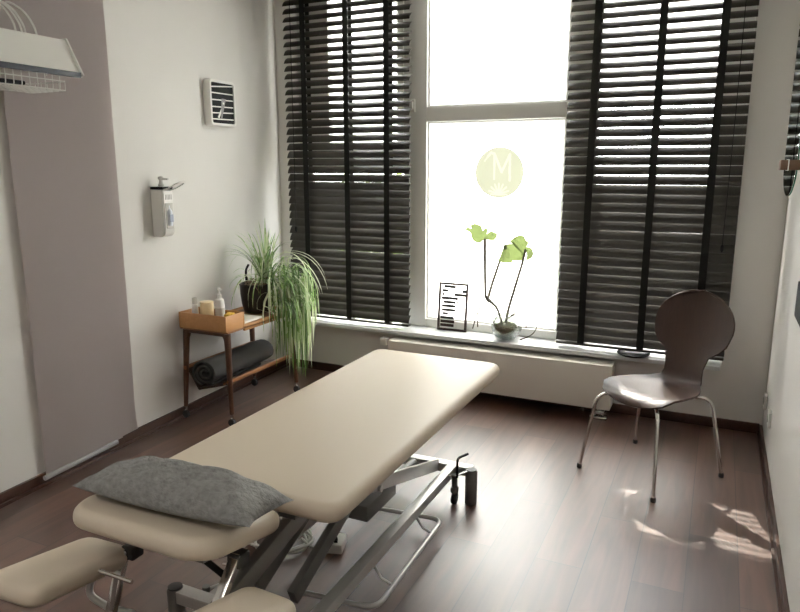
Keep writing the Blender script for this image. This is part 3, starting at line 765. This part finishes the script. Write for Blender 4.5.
# centre line of the shell: f (forward), z, half width
prof = [(.262, .418, .06), (.255, .432, .130), (.235, .447, .180), (.19, .457, .212), (.13, .458, .222), (.06, .454, .222), (0, .450, .212), (-.06, .447, .190), (-.115, .447, .158), (-.155, .455, .130), (-.185, .475, .112), (-.205, .51, .104), (-.215, .55, .104)]
for k in range(17):
    z = .58+.372*math.sin(math.pi/2*k/16) if k else .58
    e = .212*math.sqrt(max(0, 1-((z-.772)/.181)**2)) if z > .62 else 0
    wv = .104+.012*max(0, z-.55)/.05
    hw_ = max(e, wv) if z < .70 else max(e, .012)
    if z < .70: hw_ = (max(e, .0)**5+wv**5)**.2
    prof.append((-.215-.115*((z-.55)/.4)**.9, z, hw_))
bm = NB(); rows = []; NW = 12
for i, (f_, z, hw) in enumerate(prof):
    row = []
    for k in range(NW+1):
        s = -1+2*k/NW
        if i < 10: row.append(sh_+cw(s*hw, f_, z+.020*abs(s)**2.2*(1 if i > 2 else .2)))
        else: row.append(sh_+cw(s*hw*1.08, f_+.030*abs(s)**2*min(1, (i-9)/6), z))
    rows.append([bm.verts.new(p) for p in row])
for a, b_ in zip(rows, rows[1:]):
    for k in range(NW): bm.faces.new((a[k], a[k+1], b_[k+1], b_[k]))
bmesh.ops.recalc_face_normals(bm, faces=bm.faces)
bmesh.ops.solidify(bm, geom=bm.faces[:], thickness=.010)
obj('seat_shell', bm, M_chair, ch, 60)
for nm, (tx, ty), (fx, fy) in (('leg', (-.13, .13), (-.575, 3.523)), ('leg', (.13, .13), (-.174, 3.277)), ('leg', (-.13, -.10), (-.337, 3.996)), ('leg', (.13, -.10), (.125, 3.718))):
    foot = Vector((fx, fy, .012))
    dl = foot-cc; s_, f_ = dl.dot(rgt), dl.dot(fwd)
    a = cw(s_*.25, f_*.3, .428); k1 = cw(s_*.78, f_*.78, .432)
    bm = NB(); tube(bm, fillet([a, k1, foot], .07, 8), .0095, 12); lg = obj(nm, bm, M_chrome, ch)
    bm = NB(); lathe(bm, [(.012, 0), (.0135, .004), (.0135, .016), (.0105, .024)], (fx, fy, .0), 14); obj('foot_cap', bm, M_dgrey, lg)
bm = NB(); lathe(bm, [(.05, .424), (.055, .428), (.055, .440)], cw(0, .01, 0), 24); obj('seat_mount', bm, M_chrome, ch)

# ------------------------------------------------------------------ treatment couch
CX = -1.252
co = thing('treatment_couch', 'beige padded treatment couch on a silver scissor lift frame', 'couch', (CX, 2.3, 0))
def rect(x0, x1, y0, y1, r, n=7): return round_poly([(x0, y0), (x1, y0), (x1, y1), (x0, y1)], r, n)
bm = NB(); slab(bm, rect(-1.602, -.905, 1.508, 3.125, .07), .592, .655, .028, None, 6, .004); obj('main_cushion', bm, M_beige, co, 50)
# head cushion: rises towards the near end
HA = R(-12)
xf = Matrix.Translation((-1.31, 1.500, .553)) @ Matrix.Rotation(HA, 4, 'X')
bm = NB(); slab(bm, round_poly([(-.235, -.36), (.175, -.36), (.235, -.30), (.235, -.005), (-.295, -.005), (-.295, -.26)], .05, 6), 0, .062, .027, xf, 6, .003); obj('head_cushion', bm, M_beige, co, 50)
# armrests
for sx in (-1, 1):
    xf = Matrix.Translation((-1.29+sx*.30, 1.315, .430)) @ Matrix.Rotation(R(-12), 4, 'X') @ Matrix.Rotation(R(-4*sx), 4, 'Z')
    bm = NB(); slab(bm, rect(-.095, .095, -.36, 0, .055), 0, .062, .027, xf, 6, .002); obj('armrest', bm, M_beige, co, 50)
# armrest supports
for x, z in ((-1.50, 0), (-1.103, 0)):
    bm = NB(); beam(bm, (x, 1.315, .575) if x > -1.3 else (-1.51, 1.30, .49), (x, 1.13, .36) if x > -1.3 else (-1.512, 1.225, .30), .03, .022, .003); obj('armrest_post', bm, M_chrome, co)
    bm = NB(); bx(bm, (x, 1.32, .56 if x > -1.3 else .48), (.045, .045, .04), None, .005); obj('post_clamp', bm, M_dgrey, co)
bm = NB(); tube(bm, [(-1.462, 1.17, .510), (-1.342, 1.17, .510)], .006, 10); tube(bm, [(-1.40, 1.17, .510), (-1.455, 1.19, .38)], .006, 10); obj('clamp_lever', bm, M_chrome, co)
bm = NB(); tube(bm, fillet([(-1.66, 1.30, .36), (-1.675, 1.29, .30), (-1.60, 1.30, .27), (-1.50, 1.30, .28)], .03, 5), .011, 10); obj('bent_tube', bm, M_alu, co)
bm = NB(); tube(bm, [(-1.47, 1.36, .50), (-1.40, 1.38, .50)], .03, 14); bx(bm, (-1.44, 1.37, .52), (.07, .05, .06), None, .006); obj('tilt_joint', bm, M_grey, co)
bm = NB(); tube(bm, [(-1.38, 1.42, .47), (-1.30, 1.48, .36)], .011, 10); tube(bm, [(-1.39, 1.41, .485), (-1.375, 1.425, .463)], .006, 8); obj('gas_spring', bm, M_black, co)
bm = NB(); tube(bm, fillet([(-1.33, 1.50, .40), (-1.25, 1.50, .44), (-1.24, 1.55, .36), (-1.36, 1.55, .34)], .02, 4), .005, 8); obj('release_bar', bm, M_chrome, co)
# upper frame under the main cushion
bm = NB()
for x in (-1.42, -1.10): beam(bm, (x, 1.56, .572), (x, 3.0, .572), .04, .035)
for y in (1.58, 2.3, 2.96): beam(bm, (-1.42, y, .572), (-1.10, y, .572), .04, .035)
for x in (-1.36, -1.15): beam(bm, (x, 1.22, .600), (x, 1.6, .560), .03, .02)
obj('upper_frame', bm, M_grey, co)
# lower frame
RX, LX, FZ = -1.085, -1.455, .147
for x in (RX, LX):
    bm = NB(); beam(bm, (x, 1.60, FZ), (x, 2.93, FZ), .045, .045, .004); obj('base_rail', bm, M_alu, co)
bm = NB(); beam(bm, (-1.56, 2.93, FZ), (-.985, 2.93, FZ), .05, .046, .004); obj('end_beam', bm, M_alu, co)
bm = NB(); beam(bm, (-1.60, 1.58, FZ), (-.985, 1.58, FZ), .05, .046, .004); obj('end_beam', bm, M_alu, co)
bm = NB(); b2(bm, (RX-.018, 1.575, FZ-.018), (RX+.018, 1.598, FZ+.018), .003); obj('end_plug', bm, M_black, co)
for x, y in ((-.975, 2.89), (-1.565, 2.93), (-1.60, 1.575), (-.965, 1.58)):
    bm = NB(); lathe(bm, [(.027, 0), (.029, .004), (.029, .165), (.026, .172)], (x, y, 0), 22); ft = obj('foot', bm, M_grey, co)
    bm = NB(); lathe(bm, [(.025, .172), (.025, .176), (.012, .178)], (x, y, 0), 20); obj('foot_cap', bm, M_dgrey, ft)
for x, y in ((-1.045, 2.85), (-1.52, 2.85), (-1.53, 1.65), (-1.03, 1.66)):
    bm = NB(); tube(bm, [(x, y, .15), (x, y, .055)], .014, 12); bx(bm, (x, y, .075), (.035, .03, .03), None, .005); cs = obj('castor', bm, M_grey, co)
    bm = NB(); lathe(bm, [(.012, -.012), (.028, -.010), (.029, 0), (.028, .010), (.012, .012)], (x, y, .03), 20, True, Matrix.Rotation(R(90), 3, 'Y')); obj('castor_wheel', bm, M_dgrey, cs)
bm = NB(); tube(bm, fillet([(-1.015, 2.80, .165), (-1.015, 2.80, .262), (-.985, 2.86, .266)], .018, 5), .006, 10); obj('brake_lever', bm, M_black, co)
bm = NB(); tube(bm, smooth_path([(-1.06, 2.80, .165), (-1.02, 2.80, .175), (-.99, 2.86, .172)], 5), .006, 8); obj('brake_rod', bm, M_chrome, co)
# scissor arms
for x, (p, q) in ((-1.14, ((2.86, .18), (1.70, .52))), (-1.40, ((2.86, .18), (1.70, .52)))):
    bm = NB(); beam(bm, (x, p[0], p[1]), (x, q[0], q[1]), .014, .06, .004); obj('scissor_arm', bm, M_alu, co)
for x, (p, q) in ((-1.20, ((1.70, .17), (2.62, .55))), (-1.345, ((1.70, .17), (2.62, .55)))):
    bm = NB(); beam(bm, (x, p[0], p[1]), (x, q[0], q[1]), .03, .06, .004); obj('scissor_arm', bm, M_grey, co)
for x in (-1.115, -1.405):
    bm = NB(); beam(bm, (x, 1.22 if x > -1.2 else 1.48, .44 if x > -1.2 else .50), (x, 1.68, .545), .035, .06, .005); obj('support_arm', bm, M_grey, co)
bm = NB(); tube(bm, [(-1.42, 2.22, .35), (-1.12, 2.22, .35)], .014, 12); obj('pivot_axle', bm, M_alu, co)
bm = NB(); b2(bm, (-1.25, 2.17, .215), (-1.16, 2.44, .285), .008); tube(bm, [(-1.2, 2.44, .25), (-1.24, 2.80, .20)], .018, 12); obj('lift_motor', bm, M_grey, co)
# foot switch bar around the base
bm = NB(); zf = .062
tube(bm, fillet([(-1.30, 2.55, zf), (-1.0, 2.58, zf), (-.985, 1.90, zf), (-1.30, 1.87, zf)], .06, 6), .010, 10); obj('foot_switch_bar', bm, M_alu, co)
for y in (2.05, 2.45):
    bm = NB(); tube(bm, [(-1.085, y, FZ), (-1.04, y, .08), (-.99, y, zf)], .006, 8); obj('foot_switch_link', bm, M_alu, co)

# cushion: grey pillow on the head section
pw = NB(); nu, nv = 40, 26; g = {}
def pil(u, v, side):
    e = (1-abs(u)**2.6)*(1-abs(v)**2.4); h = max(0, e)**.55
    x = (.298)*u*(1-.07*(1-abs(v)**2)*abs(u)**3) ; y = .108*v*(1-.10*(1-u*u)*0-.10*abs(u)**2*(1-abs(u)))
    wr = .006*math.sin(u*13+v*5)*abs(u)**2+.005*math.sin(v*9-u*7)*abs(v)+.004*math.sin(u*21-v*11)*e
    z = (.076*h+wr*h*1.6) if side else (-.040*h)
    return x, y, z
for side in (1, 0):
    for i in range(nu+1):
        for j in range(nv+1):
            u, v = -1+2*i/nu, -1+2*j/nv
            if side == 0 and (i in (0, nu) or j in (0, nv)): g[0, i, j] = g[1, i, j]; continue
            g[side, i, j] = pw.verts.new(pil(u, v, side))
    for i in range(nu):
        for j in range(nv):
            q = (g[side, i, j], g[side, i+1, j], g[side, i+1, j+1], g[side, i, j+1])
            pw.faces.new(q if side else q[::-1])
PM = Matrix.Translation((-1.297, 1.328, .705)) @ Matrix.Rotation(R(3), 4, 'Z') @ Matrix.Rotation(R(-8), 4, 'X') @ Matrix.Rotation(R(0), 4, 'Y')
pw.transform(PM)
tag(obj('pillow', pw, M_pillow, None, 80, origin=(-1.305, 1.318, .67)), 'grey linen pillow lying on the head end of the couch', 'pillow')

# cable coil and plug on the floor under the couch
cb = thing('power_cable', 'coiled grey power cable on the floor under the couch', 'cable', (-1.56, 2.2, 0))
bm = NB(); pts = []
for k in range(70):
    a = k*.29; rr = .10+.012*math.sin(k*.7)+.02*(k/70)
    pts.append((-1.60+rr*math.cos(a)*1.1, 2.20+rr*math.sin(a), .01+.022*(k/70)+.006*math.sin(k*1.1)))
tube(bm, smooth_path(pts, 3), .006, 8); obj('coil', bm, M_cable, cb)
bm = NB(); tube(bm, smooth_path([(-1.70, 2.18, .03), (-1.71, 2.05, .012), (-1.62, 1.92, .008), (-1.66, 1.80, .008)], 6), .006, 8)
tube(bm, smooth_path([(-1.52, 2.24, .02), (-1.42, 2.20, .03), (-1.40, 2.40, .06), (-1.30, 2.50, .12), (-1.24, 2.44, .2)], 6), .006, 8); obj('loose_end', bm, M_cable, cb)
bm = NB(); bx(bm, (-1.365, 2.27, .022), (.07, .10, .044), (0, 0, .3), .006); obj('white_plug', bm, M_white, cb)
bm = NB(); tube(bm, smooth_path([(-1.38, 2.28, .046), (-1.36, 2.26, .05), (-1.35, 2.24, .046)], 4), .008, 6); obj('plug_grip', bm, M_black, cb)

# ------------------------------------------------------------------ greenery outside the left window
sh = thing('garden_shrub', 'blurred light green shrub outside the left window', 'shrub', (-2.75, 5.75, -.15))
bm = NB()
for k in range(6): tube(bm, smooth_path([(-2.75+random.uniform(-.1, .1), 5.75, -.15), (-2.75+random.uniform(-.3, .3), 5.75+random.uniform(-.1, .2), .7), (-2.75+random.uniform(-.5, .5), 5.75+random.uniform(-.2, .3), 1.5)], 4), .015, 6, False, .004)
obj('branches', bm, M_root, sh)
bm = NB()
for k in range(1100):
    p = Vector((-2.75+random.gauss(0, .3), 5.75+random.gauss(0, .16), .75+random.gauss(0, .45)))
    if p.z < -.1 or p.z > 1.75: continue
    d = Vector((random.uniform(-1, 1), random.uniform(-1, 1), random.uniform(-.6, .8))).normalized()*.055; s = d.orthogonal().normalized()*.022
    bm.faces.new([bm.verts.new(q) for q in (p-d, p+s, p+d, p-s)])
obj('leaves', bm, M_shrub, sh, 0)

# ------------------------------------------------------------------ light
sc = bpy.context.scene
w = bpy.data.worlds.new('sky'); sc.world = w; w.use_nodes = True
bg = w.node_tree.nodes['Background']; bg.inputs[0].default_value = (.97, .985, 1, 1); bg.inputs[1].default_value = 17
def area(name, loc, rot, sx, sy, power, col=(1, 1, 1), portal=False):
    l = bpy.data.lights.new(name, 'AREA'); l.shape = 'RECTANGLE'; l.size = sx; l.size_y = sy; l.energy = power; l.color = col
    o = bpy.data.objects.new(name, l); o.location = loc; o.rotation_euler = rot; C.objects.link(o)
    if portal: l.cycles.is_portal = True
    return o
area('window_portal', ((OX0+OX1)/2, 4.72, (OZ0+OZ1)/2), (R(-90), 0, 0), OX1-OX0, OZ1-OZ0, 1, portal=True)
area('ceiling_fill', (-1.3, -.6, 2.95), (0, 0, 0), 1.6, 1.6, 24, (1, .97, .92))  # fill light added under the ceiling to brighten the walls
sun = bpy.data.lights.new('sun', 'SUN'); sun.energy = 16; sun.angle = R(.9); sun.color = (1, .93, .8)
so_ = bpy.data.objects.new('sun', sun); C.objects.link(so_)
sd = Vector((.33, -1, -math.hypot(.33, 1)*math.tan(R(47))))
so_.rotation_euler = sd.to_track_quat('-Z', 'Y').to_euler(); so_.location = (-2, 9, 7)

# ------------------------------------------------------------------ camera
cam = bpy.data.cameras.new('camera'); cam.sensor_width = 36; cam.lens = 677/800*36; cam.clip_start = .02
o = bpy.data.objects.new('camera', cam); C.objects.link(o); sc.camera = o
o.location = (0, 0, 1.6)
o.rotation_euler = (R(90)-math.atan(139/677), 0, math.atan(324/math.hypot(677, 139)))

sc.view_settings.view_transform = 'Standard'; sc.view_settings.look = 'None'; sc.view_settings.exposure = .22
sc.cycles.use_denoising = True
sc.cycles.max_bounces = 10; sc.cycles.diffuse_bounces = 6; sc.cycles.transparent_max_bounces = 12
sc.cycles.caustics_reflective = False; sc.cycles.caustics_refractive = False
sc.cycles.sample_clamp_indirect = 8
